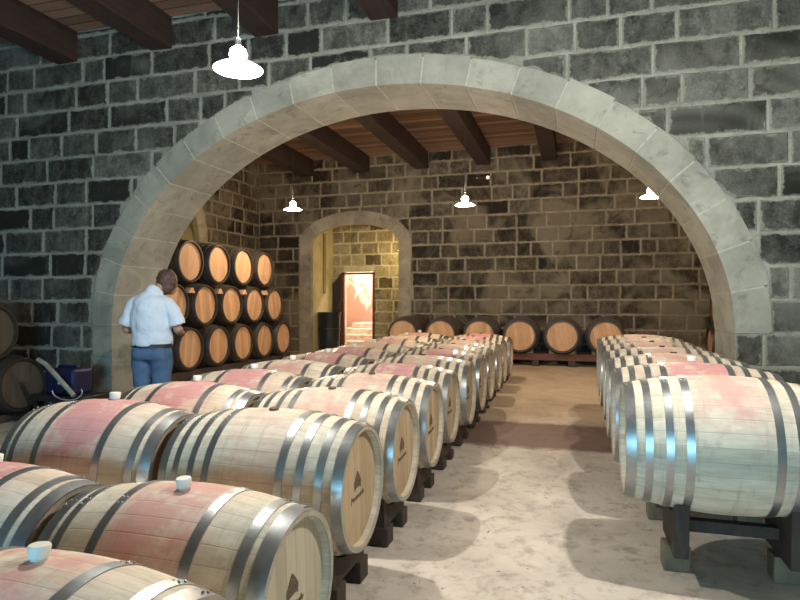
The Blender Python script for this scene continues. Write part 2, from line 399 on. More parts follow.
# ------------------------------------------------------------------ stone walls
def stone_wall(name, O, U, W, H, N, holes=(), course=.277, joint0=0.0, mats=None, seed=1, tone=(.1, .75),
               wmin=.34, wmax=.72, thick=.12, floorz=lambda s: 0.0):
    """wall plane through O, along U (unit), normal N towards the viewer; a hole is dict(cx,a,spring,b,ring)"""
    rng = random.Random(seed); O = Vector(O); U = Vector(U); N = Vector(N); Z = Vector((0, 0, 1))
    P = lambda s_, z_, d=0: O + U * s_ + Z * z_ + N * d
    flip = U.cross(Z).dot(N) < 0
    def low(s_, grow):
        r = -9.0
        for h in holes:
            g = h['ring'] * grow if h['b'] > 0 else 0
            t = (s_ - h['cx']) / (h['a'] + g)
            if abs(t) < 1: r = max(r, h['spring'] + (h['b'] + g) * sqrt(1 - t * t) if h['b'] > 0 else h['spring'])
        return r
    mb = MB()
    # mortar slab
    xs = {0.0, W}
    for h in holes:
        k = 48
        for i in range(k + 1): xs.add(h['cx'] - h['a'] * cos(pi * i / k))
    xs = sorted(x for x in xs if -1e-6 <= x <= W + 1e-6)
    for a, b_ in zip(xs, xs[1:]):
        if b_ - a < 1e-5: continue
        mid = (a + b_) / 2
        la, lb = low(a, 0), low(b_, 0)
        if low(mid, 0) > -5:
            hh = [h for h in holes if abs(mid - h['cx']) < h['a']][0]
            f = lambda x: hh['spring'] + (hh['b'] * sqrt(max(0, 1 - ((x - hh['cx']) / hh['a']) ** 2)))
            la, lb = f(a), f(b_)
        else: la = lb = -.3
        for d in (0, -thick):
            q = [P(a, la, d), P(b_, lb, d), P(b_, H, d), P(a, H, d)]
            if (d == 0) == flip: q = q[::-1]
            mb.add(q, [(0, 1, 2, 3)], mi=1)
        if low(mid, 0) > -5:
            mb.add([P(a, la, 0), P(b_, lb, 0), P(b_, lb, -thick), P(a, la, -thick)], [(0, 1, 2, 3)], mi=1)
    for h in holes:
        for sx in (-1, 1):
            x = h['cx'] + sx * h['a']
            mb.add([P(x, -.3, 0), P(x, h['spring'], 0), P(x, h['spring'], -thick), P(x, -.3, -thick)], [(0, 1, 2, 3)], mi=1)
    # stones
    z = joint0
    while z > -.3: z -= course
    while z < H:
        z0, z1 = z, min(z + course, H); z += course
        if z1 < .02 or z1 - z0 < .05: continue
        x = -rng.random() * .4; rowtone = rng.uniform(-.1, .12)
        cellw = rng.uniform(0, .1)
        while x < W:
            w = rng.uniform(wmin, wmax) - cellw; x0, x1 = max(0, x), min(W, x + w); x += w
            if x1 - x0 < .06: continue
            gp = rng.uniform(.007, .014)
            X0, X1, Z0, Z1 = x0 + gp, x1 - gp, z0 + gp, z1 - gp
            n = max(2, int((X1 - X0) / .07)); sx = [X0 + (X1 - X0) * i / n for i in range(n + 1)]
            for h in holes:
                for e in (h['cx'] - h['a'], h['cx'] + h['a'], h['cx'] - h['a'] - h['ring'], h['cx'] + h['a'] + h['ring']):
                    for dd in (-.004, .004):
                        if X0 < e + dd < X1: sx.append(e + dd)
            sx = sorted(sx)
            runs = []; cur = []
            for q in sx:
                lo = -9
                for h in holes:
                    j = h.get('jamb', False)
                    if z0 < h['spring'] - .02:
                        aa = h['a'] + (h['ring'] if (j is True or (j == 'left' and q < h['cx'])) else 0)
                        if abs(q - h['cx']) < aa: lo = 99
                    else: lo = max(lo, low(q, 1) + (.006 if h['b'] > 0 else .02))
                if lo < Z1 - .03: cur.append((q, max(lo, Z0)))
                else:
                    if len(cur) > 1: runs.append(cur)
                    cur = []
            if len(cur) > 1: runs.append(cur)
            for cur in runs:
                if cur[-1][0] - cur[0][0] < .04: continue
                j = lambda: rng.uniform(-.007, .007)
                top = [(q, Z1 + j()) for q, _ in cur]; bot = [(q, l + j()) for q, l in cur][::-1]
                loop = top + bot
                cx_ = sum(p[0] for p in loop) / len(loop); cz_ = sum(p[1] for p in loop) / len(loop)
                r = rng.uniform(.006, .016); ins = .014
                cl = lambda v_: max(-ins, min(ins, v_))
                base = [P(a, b_, 0) for a, b_ in loop]
                face = [P(a + cl(cx_ - a), b_ + cl(cz_ - b_), r) for a, b_ in loop]
                cl2 = lambda v_: max(-.055, min(.055, v_ * .8))
                inner = [P(a + cl2(cx_ - a), b_ + cl2(cz_ - b_), r + .002) for a, b_ in loop]
                L = len(loop); fs = []
                for i in range(L):
                    k = (i + 1) % L; fs.append((i, k, L + k, L + i)); fs.append((L + i, L + k, 2 * L + k, 2 * L + i))
                fs.append(tuple(range(2 * L, 3 * L)))
                o_ = len(mb.v)
                for i in range(L): mb.rim[o_ + L + i] = .62; mb.rim[o_ + 2 * L + i] = 0.0
                if not flip: fs = [f[::-1] for f in fs]
                tn = rng.betavariate(1.6, 1.9) * (tone[1] - tone[0]) + tone[0] + rowtone
                if rng.random() < .10: tn = .02
                mb.add(base + face + inner, fs, tone=tn)
    return struct(mb.build(name, [mats[0], mats[1]]))

def arch_ring(name, O, U, N, h, thick, mat, seed=3, step=.42, proud=.018, jamb=False):
    rng = random.Random(seed); O = Vector(O); U = Vector(U); N = Vector(N); Z = Vector((0, 0, 1))
    a, b_, r = h['a'], h['b'], h['ring']; mb = MB()
    n = max(6, round(pi * sqrt((a * a + b_ * b_) / 2) / step)); g = .0030
    def pt(t, out):
        x, z = -a * cos(t), b_ * sin(t)
        nx, nz = x / (a * a), z / (b_ * b_); l = sqrt(nx * nx + nz * nz); nx /= l; nz /= l
        return h['cx'] + x + nx * out, h['spring'] + z + nz * out
    flip = U.cross(Z).dot(N) < 0
    def prism(inner, outer, tone):
        loop = inner + outer[::-1]; L = len(loop)
        vs = [O + U * s_ + Z * z_ + N * proud for s_, z_ in loop] + [O + U * s_ + Z * z_ - N * (thick + .004) for s_, z_ in loop]
        fs = [tuple(range(L)), tuple(range(2 * L - 1, L - 1, -1))]
        for i in range(L): k = (i + 1) % L; fs.append((k, i, L + i, L + k))
        if flip: fs = [f[::-1] for f in fs]
        mb.add(vs, fs, tone=tone)
    for i in range(n):
        t0, t1 = pi * i / n, pi * (i + 1) / n
        ts = [t0 + (t1 - t0) * q / 4 for q in range(5)]
        ts[0] += g; ts[-1] -= g
        d = rng.uniform(-.012, .012)
        prism([pt(t, -.006) for t in ts], [pt(t, r + d) for t in ts], rng.random())
        t2 = [t0 + (t1 - t0) * q / 4 for q in range(5)]
        n0 = len(mb.f); prism([pt(t, -.003) for t in t2], [pt(t, r - .02) for t in t2], .5)
        for q in range(n0, len(mb.f)): mb.mi[q] = 1
        for q in range(len(mb.v) - 20, len(mb.v) - 10): p = Vector(mb.v[q]) - N * .004; mb.v[q] = tuple(p)
    if jamb:
        for sx in jamb:
            z = h['spring']
            while z > -.1:
                hh = rng.uniform(.34, .5); z0 = max(-.2, z - hh)
                xa = h['cx'] + sx * (a - .006); xb = h['cx'] + sx * (a + r * rng.uniform(.94, 1.03))
                lo, hi = sorted((xa, xb))
                prism([(lo, z0 + .003), (hi, z0 + .003)], [(lo, z - .003), (hi, z - .003)], rng.random())
                z = z0
                if z0 <= -.19: break
    return struct(mb.build(name, [mat, M['joint']]))

XL, XR, YB = -6.9, 3.3, 12.1
XR0 = 4.2
CEIL = 3.14 + CAMZ
# middle wall with the great arch
hole = dict(cx=-1.90 - XL, a=3.16, spring=CAMZ - .25, b=2.39, ring=.27, jamb='left')
stone_wall('wall_middle', (XL, 5.6, 0), (1, 0, 0), XR0 - XL, CEIL, (0, -1, 0), [hole], .277, CAMZ - .25,
           (M['stone'], M['mortar']), seed=11, tone=(.12, .70), thick=.77, wmin=.36, wmax=.84)
arch_ring('trim_1', (XL, 5.6, 0), (1, 0, 0), (0, -1, 0), hole, .77, M['arch'], 5, .40, jamb=(-1,))
# back wall with the niche
nic = dict(cx=(-5.63 - 3.61) / 2 - XL, a=1.01, spring=CAMZ + 1.28, b=.42, ring=.27, jamb=True)
stone_wall('wall_back', (XL, YB, 0), (1, 0, 0), XR - XL, CEIL, (0, -1, 0), [nic], .285, CAMZ - .22,
           (M['stone_b'], M['mortar_b']), seed=23, tone=(.10, .62), thick=.10, wmin=.34, wmax=.74)
arch_ring('trim_2', (XL, YB, 0), (1, 0, 0), (0, -1, 0), nic, .10, M['arch_b'], 9, .38, .012, (-1, 1))
# left wall (side niche in the back room)
ln = dict(cx=8.85 + 5, a=1.0, spring=CAMZ + 1.15, b=1.05, ring=.26, jamb=True)
stone_wall('wall_left', (XL, -5, 0), (0, 1, 0), YB + 5, CEIL, (1, 0, 0), [ln], .28, CAMZ - .22,
           (M['stone_b'], M['mortar_b']), seed=31, tone=(.15, .72), thick=.10)
arch_ring('trim_3', (XL, -5, 0), (0, 1, 0), (1, 0, 0), ln, .10, M['arch_b'], 12, .34, .012, (-1, 1))
# inside of the side niche; yellow plaster colour stands in for light within it
mb = MB()
mb.box(XL - .65, XL - .60, 7.6, 10.1, 0, CEIL)
struct(mb.build('wall_niche_back', M['plaster_y']))
mb = MB(); mb.box(XL - .62, XL - .10, 7.76, 7.85, 0, CEIL); mb.box(XL - .62, XL - .10, 9.85, 9.94, 0, CEIL); mb.box(XL - .62, XL - .1, 7.8, 9.9, CAMZ + 2.25, CAMZ + 2.35)
struct(mb.build('wall_niche_sides', M['plaster_y']))
# recess behind the back wall niche
RB = 13.35
rd = dict(cx=.0, a=.36, spring=2.12, b=0, ring=0)
rd['cx'] = -4.97 + 5.70
stone_wall('wall_recess', (-5.70, RB, 0), (1, 0, 0), 2.15, 3.4, (0, -1, 0), [rd], .27, .1,
           (M['stone_y'], M['mortar_y']), seed=41, tone=(.25, .8), thick=.12, wmin=.3, wmax=.55)
mb = MB(); mb.box(-5.73, -5.63, YB + .1, RB + .1, -.1, 3.4); struct(mb.build('wall_recess_left', M['plaster_y']))
mb = MB(); mb.box(-3.61, -3.50, YB + .1, RB + .1, -.1, 3.4); struct(mb.build('wall_recess_right', M['plaster_y']))
mb = MB(); mb.box(-5.73, -3.5, YB + .1, RB + .12, 3.25, 3.4); struct(mb.build('ceiling_recess', M['plaster_y']))
# stair room beyond the door
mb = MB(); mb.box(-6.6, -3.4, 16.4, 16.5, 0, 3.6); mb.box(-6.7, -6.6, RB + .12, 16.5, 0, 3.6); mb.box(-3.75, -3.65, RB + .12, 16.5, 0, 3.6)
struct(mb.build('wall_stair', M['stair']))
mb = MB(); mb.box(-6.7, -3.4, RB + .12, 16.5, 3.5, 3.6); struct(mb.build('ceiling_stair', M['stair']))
fz = FZ(13.5)
for k in range(4):
    if k == 0: stair = empty('stone_steps', (-4.75, 13.9, fz)); tag(stair, 'pinkish stone steps rising beyond the open doorway in the back wall', 'steps')
    MB().box(-1.80 + .28 * k, .98, k * .30, 1.9, k * .14, (k + 1) * .14).build('step', M['step'], stair, bevel=.012)
# plain walls round the front room (right side, and rear with the entrance)
mb = MB(); mb.box(XR0, XR0 + .2, -5.2, 5.7, 0, CEIL); struct(mb.build('wall_right', M['mortar']))
mb = MB(); mb.box(XR, XR + .2, 6.4, YB, 0, CEIL); struct(mb.build('wall_right_back', M['mortar_b']))
mb = MB()
mb.box(XL - .1, -3.3, -5.2, -5, 0, CEIL); mb.box(.9, XR0 + .1, -5.2, -5, 0, CEIL); mb.box(-3.3, .9, -5.2, -5, 2.2, CEIL)
struct(mb.build('wall_rear', M['mortar']))
# floor
mb = MB(); ys = [-9, 3] + [3 + i for i in range(1, 14)]
for y0, y1 in zip(ys, ys[1:]):
    mb.add([(XL - .8, y0, FZ(y0)), (XR0 + .3, y0, FZ(y0)), (XR0 + .3, y1, FZ(y1)), (XL - .8, y1, FZ(y1))], [(0, 1, 2, 3)])
struct(mb.build('floor', M['floor']))
mb = MB(); mb.box(XL - .7, XR0 + .3, -5.2, YB + .1, CEIL, CEIL + .1); struct(mb.build('ceiling', M['ceiling']))

# ------------------------------------------------------------------ beams
ords = ['first', 'second', 'third', 'fourth', 'fifth', 'sixth', 'seventh', 'eighth', 'ninth', 'tenth', 'eleventh']
def beam_mesh(L, seed):
    rng = random.Random(seed); mb = MB(); n = 14; vs = []; w, h = .28, .35
    for i in range(n + 1):
        y = L * i / n
        for sx, sz in ((-1, 0), (1, 0), (1, 1), (-1, 1)):
            vs.append((sx * w / 2 + rng.uniform(-.006, .006), y, sz * h + (rng.uniform(-.008, .008) if sz == 0 else 0)))
    fs = []
    for i in range(n):
        for j in range(4):
            a, b_ = i * 4 + j, i * 4 + (j + 1) % 4; fs.append((b_, a, a + 4, b_ + 4))
    fs += [(0, 1, 2, 3), (n * 4 + 3, n * 4 + 2, n * 4 + 1, n * 4)]
    return mb.add(vs, fs)
bx = [-5.69, -4.40, -3.11, -1.82, -.53, .76, 2.05]
for i, x in enumerate(bx):
    o = beam_mesh(10.6, i).build('ceiling_beam', M['beam'], bevel=.012, loc=(x, -5.0, CEIL - .352))
    tag(o, '%s dark ceiling beam from the left in front of the stone arch wall' % ords[i], 'beam', 'front room ceiling beams')
    o2 = beam_mesh(5.74, 20 + i).build('ceiling_beam', M['beam'], bevel=.012, loc=(x, 6.37, CEIL - .352))
    tag(o2, '%s dark ceiling beam from the left in the back room beyond the arch' % ords[i], 'beam', 'back room ceiling beams')

# ------------------------------------------------------------------ barrels
BL, RH, RBG = .93, .287, .346
def rad(x): return RH + (RBG - RH) * (1 - (2 * x / BL) ** 2)
def barrel(kind):
    """kind: 'eight' or 'six' hoops; look: pale / pink / old / dark"""
    n = 26
    body = MB()
    xs = [-BL / 2 + BL * i / n for i in range(n + 1)]
    prof = [(RH - .026, -BL / 2 + .034), (RH - .020, -BL / 2)] + [(rad(x), x) for x in xs] + [(RH - .020, BL / 2), (RH - .026, BL / 2 - .034)]
    body.lathe(prof, 64, 'x', caps=False)
    return body
body_me = barrel('x')
def hoop_mb(x, w):
    t = .0035; k = 3; mb = MB(); half = w / 2
    prof = [(rad(x - half) - .004, x - half)] + [(rad(x - half + w * i / k) + t, x - half + w * i / k) for i in range(k + 1)] + [(rad(x + half) - .004, x + half)]
    mb.lathe(prof, 64, 'x', caps=False)
    # overlap seam with two rivets
    for q in (0, 1):
        a = .30 + q * .09 if x > 0 else -.25 - q * .09
        for dx in (-.009, .009):
            r = rad(x) + t
            mb.ball((x + dx * (w / .04), r * sin(a), r * cos(a)), .0045, 8, 5)
    return mb
HO8 = [.442, .362, .272, .185]; W8 = [.046, .034, .034, .036]
HO6 = [.437, .365, .190]; W6 = [.056, .038, .038]
def mark_mb():
    mb = MB(); X = BL / 2 - .0335
    def disc(y, z, r, rz=None, n=12):
        rz = rz or r
        vs = [(X + .0012, y + r * cos(2 * pi * i / n), z + rz * sin(2 * pi * i / n)) for i in range(n)]
        vs += [(X, p[1], p[2]) for p in vs]
        mb.add(vs, [tuple(range(n))] + [(i, n + i, n + (i + 1) % n, (i + 1) % n) for i in range(n)])
    def bar(y0, z0, y1, z1, w):
        d = Vector((y1 - y0, z1 - z0)); l = d.length; d /= l; nx, nz = -d.y * w / 2, d.x * w / 2
        p = [(y0 - nx, z0 - nz), (y1 - nx, z1 - nz), (y1 + nx, z1 + nz), (y0 + nx, z0 + nz)]
        vs = [(X + .0012, *q) for q in p] + [(X, *q) for q in p]
        mb.add(vs, [(0, 1, 2, 3), (0, 4, 5, 1), (1, 5, 6, 2), (2, 6, 7, 3), (3, 7, 4, 0)])
    # crest: small crown over a shield with side leaves
    disc(0, .062, .012); bar(-.030, .034, -.012, .058, .012); bar(.030, .034, .012, .058, .012)
    disc(0, .024, .020, .026); disc(-.034, .016, .012, .020); disc(.034, .016, .012, .020)
    bar(-.042, -.008, -.022, .004, .010); bar(.042, -.008, .022, .004, .010)
    bar(-.03, .002, .03, .002, .010)
    return mb
def letter_mb():
    m0 = MB(); X = BL / 2 - .0335
    def bar(y0, z0, y1, z1, w):
        d = Vector((y1 - y0, z1 - z0)); l = d.length; d /= l; nx, nz = -d.y * w / 2, d.x * w / 2
        p = [(y0 - nx, z0 - nz), (y1 - nx, z1 - nz), (y1 + nx, z1 + nz), (y0 + nx, z0 + nz)]
        vs = [(X + .0012, *q) for q in p] + [(X, *q) for q in p]
        m0.add(vs, [(0, 1, 2, 3), (0, 4, 5, 1), (1, 5, 6, 2), (2, 6, 7, 3), (3, 7, 4, 0)])
    # worn script, a joined zigzag too blurred to read
    pts = [(-.085, -.062), (-.080, -.030), (-.070, -.046), (-.062, -.034), (-.056, -.056), (-.046, -.040), (-.040, -.056), (-.028, -.040), (-.022, -.056),
           (-.010, -.038), (-.002, -.056), (.010, -.040), (.018, -.057), (.030, -.036), (.036, -.056), (.048, -.040), (.056, -.055), (.066, -.032), (.072, -.056), (.084, -.044)]
    for p, q in zip(pts, pts[1:]): bar(p[0], p[1], q[0], q[1], .0065)
    return m0
_cache = {}
def get(key, fn, *a):
    if key not in _cache: _cache[key] = fn(*a)
    return _cache[key]
def make_barrel(hoops, staves, head, steel, bung, mark):
    root = empty('wine_barrel', (0, 0, 0))
    s = body_me.build('staves', M[staves], root, smooth=True)
    for sg in (1, -1):
        mb = MB(); X = sg * (BL / 2 - .034); r = RH - .0245
        mb.lathe([(r, X - sg * .018), (r, X), (r * .97, X), (0.0001, X)] if sg > 0 else [(0.0001, X), (r * .97, X), (r, X), (r, X - sg * .018)], 48, 'x', caps=False)
        mb.build('head', M[head], root)
    for sg in (1, -1):
        for x, w in (zip(HO8, W8) if hoops == 8 else zip(HO6, W6)):
            hoop_mb(sg * x, w).build('hoop', M[steel], root, smooth=True)
    if bung == 'white':
        MB().lathe([(.019, RBG - .01), (.021, RBG + .002), (.026, RBG + .006), (.029, RBG + .034), (.026, RBG + .039), (.0001, RBG + .039)], 24).build('bung', M['silicone'], root, smooth=True)
    elif bung == 'dark':
        MB().lathe([(.024, RBG - .01), (.024, RBG + .006), (.020, RBG + .010), (.0001, RBG + .010)], 20).build('bung', M['bung_dark'], root, smooth=True)
    if mark: mark_mb().build('emblem', M['ink'], root); letter_mb().build('lettering', M['ink'], root)
    return root
protos = {}
def place(key, loc, label, group, roll=0.0, rz=0.0):
    if key not in protos:
        protos[key] = make_barrel(*key); o = protos[key]
    else: o = copy_tree(protos[key])
    o.location = loc; o.rotation_euler = (roll, 0, rz)
    return tag(o, label, 'barrel', group)
R = random.Random(5)
# --- rows left of the aisle
P_B = (8, 'stave', 'head', 'steel', 'dark', True)
P_B1 = (6, 'stave', 'head_grey', 'steel', 'white', True)
P_Bp = (8, 'stave_pink', 'head', 'steel', 'dark', True)
P_A = (6, 'stave_pink', 'head', 'steel', 'white', False)
P_Ap = (6, 'stave', 'head', 'steel', 'white', False)
SP = .735
XB, XA = -1.435, -2.42
def rowB(i): y = 2.67 + i * SP; return y, CAMZ - .87 + .0078 * (y - 2.64)
place(P_B1, (XB + .05, 1.25, .348), 'nearest barrel in the bottom left corner, white bung standing in a wine stain', 'barrels on the floor, front left', -.05)
place(P_B1, (XB + .035, 1.93, .348), 'low barrel with weathered grey-tan head and white bung, in front of the aisle row', 'barrels on the floor, front left', .07)
place(P_A, (XA + .03, 1.95, .348), 'low pale barrel at the left frame edge, its right end touching the low grey-headed barrel', 'barrels on the floor, front left', -.06)
for i in range(10):
    y, z = rowB(i)
    key = P_B if i in (0, 1, 2, 4, 6, 7) else P_Bp
    place(key, (XB + R.uniform(-.012, .012), y, z), '%s raised barrel from the front in the row left of the aisle' % ords[i], 'barrels along the left of the aisle', R.uniform(-.10, .10))
for i in range(10):
    y, z = rowB(i)
    key = P_Ap if i in (3, 6, 8) else P_A
    place(key, (XA + R.uniform(-.012, .012), y, z), '%s barrel from the front in the far left row, bung on top' % ords[i], 'barrels in the far left row', R.uniform(-.08, .08))
# --- row right of the aisle
P_R = (8, 'stave', 'head', 'steel', 'dark', False)
P_Rp = (8, 'stave_pink', 'head', 'steel', 'white', False)
XRW = .685
for i in range(7):
    y = 3.39 + i * .70; z = CAMZ - .715
    key = P_Rp if i in (1,) else P_R
    if i == 0: key = (8, 'stave', 'head', 'steel', 'none', False)
    place(key, (XRW + R.uniform(-.008, .008), y, z), ('nearest large pale barrel' if i == 0 else '%s barrel from the front' % ords[i]) + ' in the row right of the aisle', 'barrels along the right of the aisle', R.uniform(-.12, .12))
# --- stack by the left wall of the back room
P_S = (8, 'stave_dark', 'head_orange', 'steel_dark', 'none', False)
XS = -5.2 - BL / 2
tiers = [(CAMZ - .645, [7.25 + .695 * i for i in range(5)], 'bottom'), (CAMZ - .03, [6.91 + .695 * i for i in range(5)], 'middle'), (CAMZ + .585, [7.25 + .695 * i for i in range(4)], 'top')]
for z, ylist, nm in tiers:
    for i, y in enumerate(ylist):
        place(P_S, (XS, y, z + .001), '%s orange-headed barrel from the left, %s layer of the left wall stack' % (ords[i], nm), 'barrels stacked by the left wall', R.uniform(-.3, .3))
# --- row by the back wall, heads to the viewer
P_K = (8, 'stave_old', 'head_orange', 'steel_dark', 'none', False)
for i in range(6):
    x = -3.23 + .74 * i
    place(P_K, (x, 11.05 + BL / 2, CAMZ - .596), '%s barrel from the left in the row against the back wall' % ords[i], 'barrels against the back wall', R.uniform(-.2, .2), -pi / 2)
# --- stack glimpsed beyond the right foot of the arch
for yy, zz, nm in ((10.75, -.71, 'lower nearer'), (11.46, -.71, 'lower farther'), (11.105, -.105, 'upper')):
    place(P_S, (2.17 + BL / 2, yy, CAMZ + zz), '%s barrel of the three glimpsed past the right foot of the arch' % nm, 'barrels beyond the right foot of the arch', .2, pi)
# --- dim stack in the left corner of the front room
P_D = (8, 'stave_dark', 'head_brown', 'steel_dark', 'none', False)
for y, z, t in ((5.22, .47, 'lower dim brown barrel in the dark left corner before the arch wall'), (4.51, .47, 'lower dim barrel cut off by the left frame edge beside the corner barrel'), (4.865, 1.07, 'upper dim brown barrel at the left frame edge, resting on two lower ones')):
    place(P_D, (-5.94 - BL / 2 + .02, y, z), t, 'barrels in the dark front left corner', R.uniform(-.3, .3))

# ------------------------------------------------------------------ cradles under the rows
def cradle(x, y, zc, gaps, two_tier, label, group):
    """two saddle blocks under a barrel, each on its feet"""
    f = FZ(y); root = empty('barrel_cradle', (x, y, f)); tag(root, label, 'wooden cradle', group)
    for sx in gaps:
        rr = rad(sx) + .006; zb = zc - f
        # saddle: concave top following the barrel
        w = .07; n = 14; hy = .215; base = .12 if two_tier else max(.01, zb - RBG - .03 - .03)
        base = min(base, zb - rr - .02)
        vs = []; fs = []
        ys_ = [-hy + 2 * hy * i / n for i in range(n + 1)]
        for q in (-w / 2, w / 2):
            for yy in ys_: vs.append((sx + q, yy, zb - sqrt(max(0, rr * rr - yy * yy))))
            for yy in ys_: vs.append((sx + q, yy * .92, base))
        m = n + 1
        for i in range(n):
            fs.append((i, i + 1, 2 * m + i + 1, 2 * m + i)); fs.append((m + i, 3 * m + i, 3 * m + i + 1, m + i + 1))
            fs.append((i, m + i, m + i + 1, i + 1)); fs.append((2 * m + i, 2 * m + i + 1, 3 * m + i + 1, 3 * m + i))
        fs += [(0, 2 * m, 3 * m, m), (n, m + n, 3 * m + n, 2 * m + n)]
        MB().add(vs, fs).build('saddle', M['rack'], root, bevel=.004)
        for yy in ((0.0,) if two_tier else (-.15, .15)):
            if two_tier:
                MB().box(sx - .065, sx + .065, yy - .06, yy + .06, 0, .128).build('foot', M['rack_tan'], root, bevel=.006)
            elif base > .02:
                MB().box(sx - .055, sx + .055, yy - .055, yy + .055, 0, base + .004).build('foot', M['rack'], root, bevel=.006)
    if two_tier: MB().box(gaps[0], gaps[1], -.03, .03, .20, .26).build('crossbar', M['rack'], root, bevel=.004)
    return root
for i in range(10):
    y, z = rowB(i)
    cradle(XB, y, z, (.36, -.33), False, 'dark wooden cradle under the %s raised barrel on the left of the aisle' % ords[i], 'cradles left of the aisle')
    cradle(XA, y, z, (.33, -.33), False, 'dark wooden cradle under the %s barrel of the far left row' % ords[i], 'cradles in the far left row')
for i in range(7):
    y = 3.39 + i * .70
    cradle(XRW, y, CAMZ - .715, (-.20, .30), True, 'dark wooden cradle on block feet under the %s barrel right of the aisle' % ords[i], 'cradles right of the aisle')
def rail_rack(name, x0, x1, y0, y1, ztop, along, n, label, mat):
    f = FZ((y0 + y1) / 2); root = empty(name, ((x0 + x1) / 2, (y0 + y1) / 2, f)); tag(root, label, 'rack')
    hx, hy = (x1 - x0) / 2, (y1 - y0) / 2; zt = ztop - f
    for s in (-1, 1):
        if along == 'x': MB().box(-hx, hx, s * hy - .05, s * hy + .05, zt - .12, zt).build('rail', M[mat], root, bevel=.006)
        else: MB().box(s * hx - .05, s * hx + .05, -hy, hy, zt - .12, zt).build('rail', M[mat], root, bevel=.006)
    for i in range(n):
        t = -1 + 2 * (i + .5) / n
        for s in (-1, 1):
            if along == 'x': MB().box(t * hx - .06, t * hx + .06, s * hy - .045, s * hy + .045, -.02, zt - .12).build('foot', M['rack'], root, bevel=.005)
            else: MB().box(s * hx - .045, s * hx + .045, t * hy - .06, t * hy + .06, -.02, zt - .12).build('foot', M['rack'], root, bevel=.005)
    return root
rail_rack('barrel_rack', -3.6, .85, 11.22, 11.85, CAMZ - .596 - .325, 'x', 7, 'low reddish wooden rack carrying the barrels along the back wall', 'rack_red')
rail_rack('barrel_rack', XS - .32, XS + .32, 6.65, 10.45, CAMZ - .645 - .322, 'y', 6, 'long dark wooden rack under the stack by the left wall of the back room', 'rack')
rail_rack('barrel_rack', 2.3, 2.95, 10.4, 11.8, CAMZ - .71 - .322, 'y', 2, 'dark rack under the barrels beyond the right foot of the arch', 'rack')
rail_rack('barrel_rack', -6.7, -6.1, 4.15, 5.55, .47 - .322, 'y', 3, 'low dark rack under the dim barrels in the front left corner', 'rack')
# pale wedges between stack layers
for (z, ylist, nm) in tiers[:2]:
    up = ylist if nm == 'bottom' else ylist[:-0 or None]
    for i, y in enumerate(ylist[:4]):
        yy = y + .3475
        if nm == 'bottom': continue
        mb = MB(); mb.add([(-.04, -.075, 0), (.04, -.075, 0), (.04, .075, 0), (-.04, .075, 0), (-.04, -.03, .075), (.04, -.03, .075), (.04, .03, .075), (-.04, .03, .075)],
                          [(0, 3, 2, 1), (4, 5, 6, 7), (0, 1, 5, 4), (1, 2, 6, 5), (2, 3, 7, 6), (3, 0, 4, 7)])
        o = mb.build('wooden_wedge', M['wedge'], bevel=.004, loc=(-5.235, yy - .0, z + .17))
        tag(o, 'pale wedge under the right side of the %s top barrel in the left stack' % ords[i], 'wedge', 'wedges in the left stack')
# chocks on rack rails, back row
for i in range(6):
    for s in (-1, 1):
        x = -3.23 + .74 * i + s * .16
        zt = CAMZ - .596 - .325
        o = MB().add([(-.05 * s, -.04, 0), (.07 * s, -.04, 0), (.07 * s, -.04, .075), (-.05 * s, .04, 0), (.07 * s, .04, 0), (.07 * s, .04, .075)],
                 [(0, 1, 2), (5, 4, 3), (0, 3, 4, 1), (1, 4, 5, 2), (2, 5, 3, 0)]).build('wooden_chock', M['rack_tan'], loc=(x, 11.22, zt))
        tag(o, 'small wooden chock on the %s side of the %s barrel at the back wall' % ('left' if s < 0 else 'right', ords[i]), 'chock', 'chocks on the back rack')

# ------------------------------------------------------------------ pendant lamps
def lamp(x, y, z, warm, label, power, col, size=1.0):
    root = empty('pendant_lamp', (x, y, z)); tag(root, label, 'lamp', 'pendant lamps')
    e, bb = ('enamel_w', 'bulb_w') if warm else ('enamel', 'bulb')
    MB().lathe([(.140, 0), (.142, .004), (.105, .026), (.045, .044), (.030, .046), (.0001, .046)], 40).build('lamp_shade', M[e], root, smooth=True)
    MB().lathe([(.030, .046), (.044, .060), (.053, .088), (.044, .118), (.022, .135), (.014, .142)], 24).build('bulb', M[bb], root, smooth=True)
    MB().lathe([(.015, .14), (.018, .145), (.018, .175), (.008, .185)], 16).build('socket', M['cord'], root, smooth=True)
    MB().tube([(0, 0, .18), (0, 0, CEIL - z - .001)], .003, 6).build('cord', M['cord'], root)
    L = bpy.data.lights.new('lamp_light', 'POINT'); L.energy = power; L.color = col; L.shadow_soft_size = .03
    lo = bpy.data.objects.new('lamp_light', L); COL.objects.link(lo); lo.location = (x, y, z - .085)
    L2 = bpy.data.lights.new('lamp_glow', 'POINT'); L2.energy = power * .14; L2.color = col; L2.shadow_soft_size = .08
    lo2 = bpy.data.objects.new('lamp_glow', L2); COL.objects.link(lo2); lo2.location = (x, y, z + .24)
COOL = (1.0, .97, .89); WARM = (1, .78, .54)
lamp(-1.90, 3.09, CAMZ + 1.36, False, 'large bright white pendant lamp hanging before the upper left of the arch', 190, COOL)
lamp(.78, 2.95, CAMZ + 1.40, False, 'bright pendant lamp just above the top right edge of the frame', 190, COOL)
lamp(-4.31, 8.60, CAMZ + 1.47, True, 'leftmost lit pendant lamp in the back room, near the stacked barrels', 118, WARM)
lamp(-1.53, 8.40, CAMZ + 1.38, True, 'middle lit pendant lamp of the back room, on a long cord', 118, WARM)
lamp(.92, 8.45, CAMZ + 1.38, True, 'rightmost lit pendant lamp of the back room, near the arch curve', 118, WARM)

